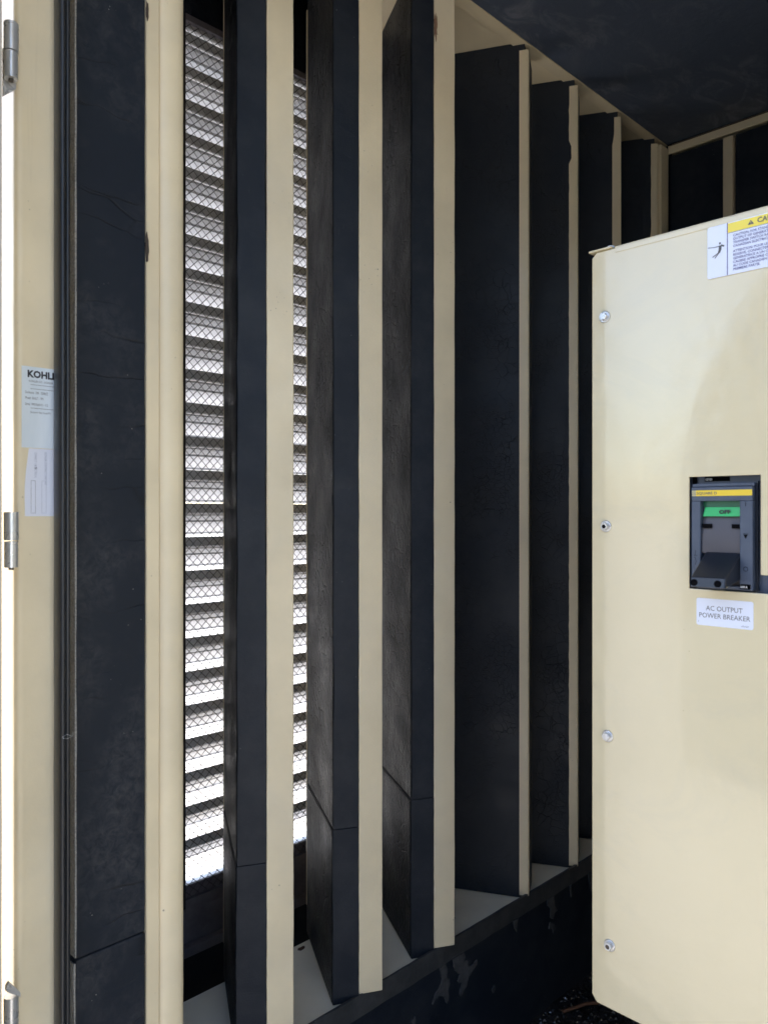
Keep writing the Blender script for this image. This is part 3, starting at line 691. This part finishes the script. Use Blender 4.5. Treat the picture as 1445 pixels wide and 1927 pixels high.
# stickers on the cabinet
def rrect(y0, y1, z0, z1, r, x, t, m, name, par):
    P = []
    for cy, cz, a0 in ((y1-r, z1-r, 0), (y0+r, z1-r, 90), (y0+r, z0+r, 180), (y1-r, z0+r, 270)):
        for k in range(6):
            a = radians(a0+18*k); P.append((cy+r*cos(a), cz+r*sin(a)))
    n = len(P); b = MB(); b.add([(x, y, z) for y, z in P]+[(x+t, y, z) for y, z in P], [tuple(range(n)), tuple(range(2*n-1, n-1, -1))]+[(i, (i+1) % n, n+(i+1) % n, n+i) for i in range(n)])
    return b.build(name, m, par)
s1 = rrect(.3940, .4725, 1.0432, 1.0820, .003, X-.0005, .0004, STICK, 'output_sticker', cb)
text('AC OUTPUT', .0098, (X-.0007, .4335, 1.0650), FACE_X, INKG, s1, align='CENTER', sx=.92)
text('POWER BREAKER', .0098, (X-.0007, .4335, 1.0545), FACE_X, INKG, s1, align='CENTER', sx=.92)
text('GM13387', .0028, (X-.0007, .4100, 1.0460), FACE_X, INKG, s1, sx=.9)
text('F', .0028, (X-.0007, .4700, 1.0475), FACE_X, INKG, s1)
s2 = rrect(.250, .4562, 1.5358, 1.6090, .003, X-.0018, .0006, STICK, 'caution_sticker', cb)
b = MB(); b.box((X-.0020, .253, 1.5948), (X-.00185, .4276, 1.6078)); b.build('yellow_band', YEL, s2)
b = MB(); b.box((X-.0021, .4277, 1.5362), (X-.0019, .4289, 1.6088)); b.box((X-.0021, .252, 1.5940), (X-.0019, .4277, 1.5946)); b.build('divider', INKB, s2)
b = MB(); b.add([(X-.0022, .3925, 1.5985), (X-.0022, .4010, 1.5985), (X-.0022, .3967, 1.6050)], [(0, 1, 2)]); b.build('warning_triangle', INKG, s2)
text('!', .0062, (X-.0023, .3967, 1.5990), FACE_X, YEL, s2, align='CENTER')
text('CAUTION', .0095, (X-.0022, .3885, 1.5988), FACE_X, INKG, s2, sx=1.0, bold=.00025, name='heading')
body = ['CAUTION: FOR STANDBY, CONNECT', 'OUTPUT OF GENERATOR TO A', 'TRANSFER SWITCH RATED PER', 'CANADIAN ELECTRICAL CODE', '',
        'ATTENTION: POUR LE SERVICE DE', 'RESERVE, CONNECTER LA SORTIE', 'GENERATRICE A UN COMMUTATEUR', 'CALIBRE APPROPRIE CONFORME', 'AU CODE CANADIEN ELECTRIQUE', 'PREMIERE PARTIE.']
z = 1.5893
for ln in body:
    if ln: text(ln, .0048, (X-.0022, .4205, z-.0012), FACE_X, INKB, s2, sx=.95, bold=.00008)
    z -= .0050 if ln else .0022
# pictogram: falling figure struck by a spark
def bar(b, p, q, w_):
    (y0, z0), (y1, z1) = p, q; d = Vector((y1-y0, z1-z0)).normalized(); nn = Vector((-d.y, d.x))*w_/2
    b.add([(X-.0022, y0+nn.x, z0+nn.y), (X-.0022, y1+nn.x, z1+nn.y), (X-.0022, y1-nn.x, z1-nn.y), (X-.0022, y0-nn.x, z0-nn.y)], [(0, 1, 2, 3)])
b = MB()
for p, q, w_ in (((.4380, 1.5800), (.4385, 1.5735), .0038), ((.4385, 1.5740), (.4400, 1.5700), .0034), ((.4400, 1.5790), (.4475, 1.5790), .0010), ((.4475, 1.5790), (.4550, 1.5803), .0009),
                 ((.4370, 1.5802), (.4325, 1.5778), .0022), ((.4395, 1.5705), (.4490, 1.5655), .0012), ((.4390, 1.5705), (.4455, 1.5635), .0012)): bar(b, p, q, w_)
b.add([(X-.0022, .4385+.0014*cos(2*pi*i/12), 1.5830+.0016*sin(2*pi*i/12)) for i in range(12)], [tuple(range(12))]); b.build('shock_figure', INKG, s2)
# hanging hose end behind the lower corner
# ------------------------------------------------------------------ floor litter
random.seed(11); b = MB()
for i in range(5200):
    x = random.uniform(1.35, 2.2); y = random.uniform(.55, 1.045) 
    if random.random() < .3: x = random.uniform(.7, 2.0); y = random.uniform(.75, 1.045)
    s_ = random.uniform(.0015, .0055); h = s_*random.uniform(.4, 1.1); a = random.uniform(0, pi)
    q = [Vector((cos(a+k*2.1)*s_*random.uniform(.6, 1.2), sin(a+k*2.1)*s_*random.uniform(.6, 1.2), 0)) for k in range(3)]
    t = Vector((random.uniform(-.3, .3)*s_, random.uniform(-.3, .3)*s_, h))
    b.add([(x+v.x, y+v.y, .0003+random.uniform(0, .002)) for v in q]+[(x+t.x, y+t.y, .001+h)], [(0, 1, 3), (1, 2, 3), (2, 0, 3)])
tag(b.build('floor_litter', CHIP), 'glinting black chips and grit strewn over the enclosure floor', 'litter', kind='stuff')
b = MB(); b.tube([(1.60, 1.010, .010), (1.66, .985, .012), (1.72, .945, .011), (1.80, .86, .012)], .0040, 8)
tag(b.build('rusty_tube', RUST), 'thin brown tube lying on the black grit below the cabinet', 'tube')
# dead leaf and crumbs on the shelf
def crumb(name, x, y, s_, lab, cat, m=LEAF):
    b = MB(); n = 9; P = [(x+cos(2*pi*i/n)*s_*random.uniform(.6, 1.3), y+sin(2*pi*i/n)*s_*.5*random.uniform(.6, 1.3), FLZ+.0008+random.uniform(0, .003)) for i in range(n)]
    b.add(P+[(x, y, FLZ+.004)], [(i, (i+1) % n, n) for i in range(n)]); b.add([(p[0], p[1], FLZ+.0004) for p in P], [tuple(range(n))])
    return tag(b.build(name, m), lab, cat)
crumb('dead_leaf', 1.012, 1.268, .010, 'curled dark brown dead leaf at the back of the shelf behind the middle baffle gap', 'leaf')
crumb('dirt_clump', .845, 1.262, .0045, 'small dark dirt clump on the shelf left of the first narrow baffle', 'dirt', SEALANT)
crumb('dirt_crumb', 1.33, 1.12, .003, 'small dark dirt crumb on the shelf in the widest dark bay', 'dirt', SEALANT)

# the cabinet is a smaller unit standing just inside the opening
cb.location = (1.131, .1479, .1566); cb.scale = (.87, .87, .87)
P = [(2.03, -.30), (2.03, 1.55), (1.93, 1.95), (1.72, 2.35), (1.40, 2.75), (1.1, 2.9), (-5.0, 2.95), (-5.0, -.30)]  # outline of an unseen wall, added for the cabinet's reflection
n_ = len(P); nw = MB().add([(-2.60, y, z) for y, z in P]+[(-2.75, y, z) for y, z in P], [tuple(range(n_)), tuple(range(2*n_-1, n_-1, -1))]+[(i, (i+1) % n_, n_+(i+1) % n_, n_+i) for i in range(n_)]).build('added_wall', mat('grey_render', (.16, .155, .145), .85, build=lambda t, b, c: (lambda n: L(n, n.mix(n.noise(3, 6, .6), (.15, .15, .15), (.27, .265, .25)), b.inputs['Base Color']))(N(t))))
tag(nw, 'plain grey wall added behind the viewer, seen only as a dull reflection in the cabinet', 'wall')
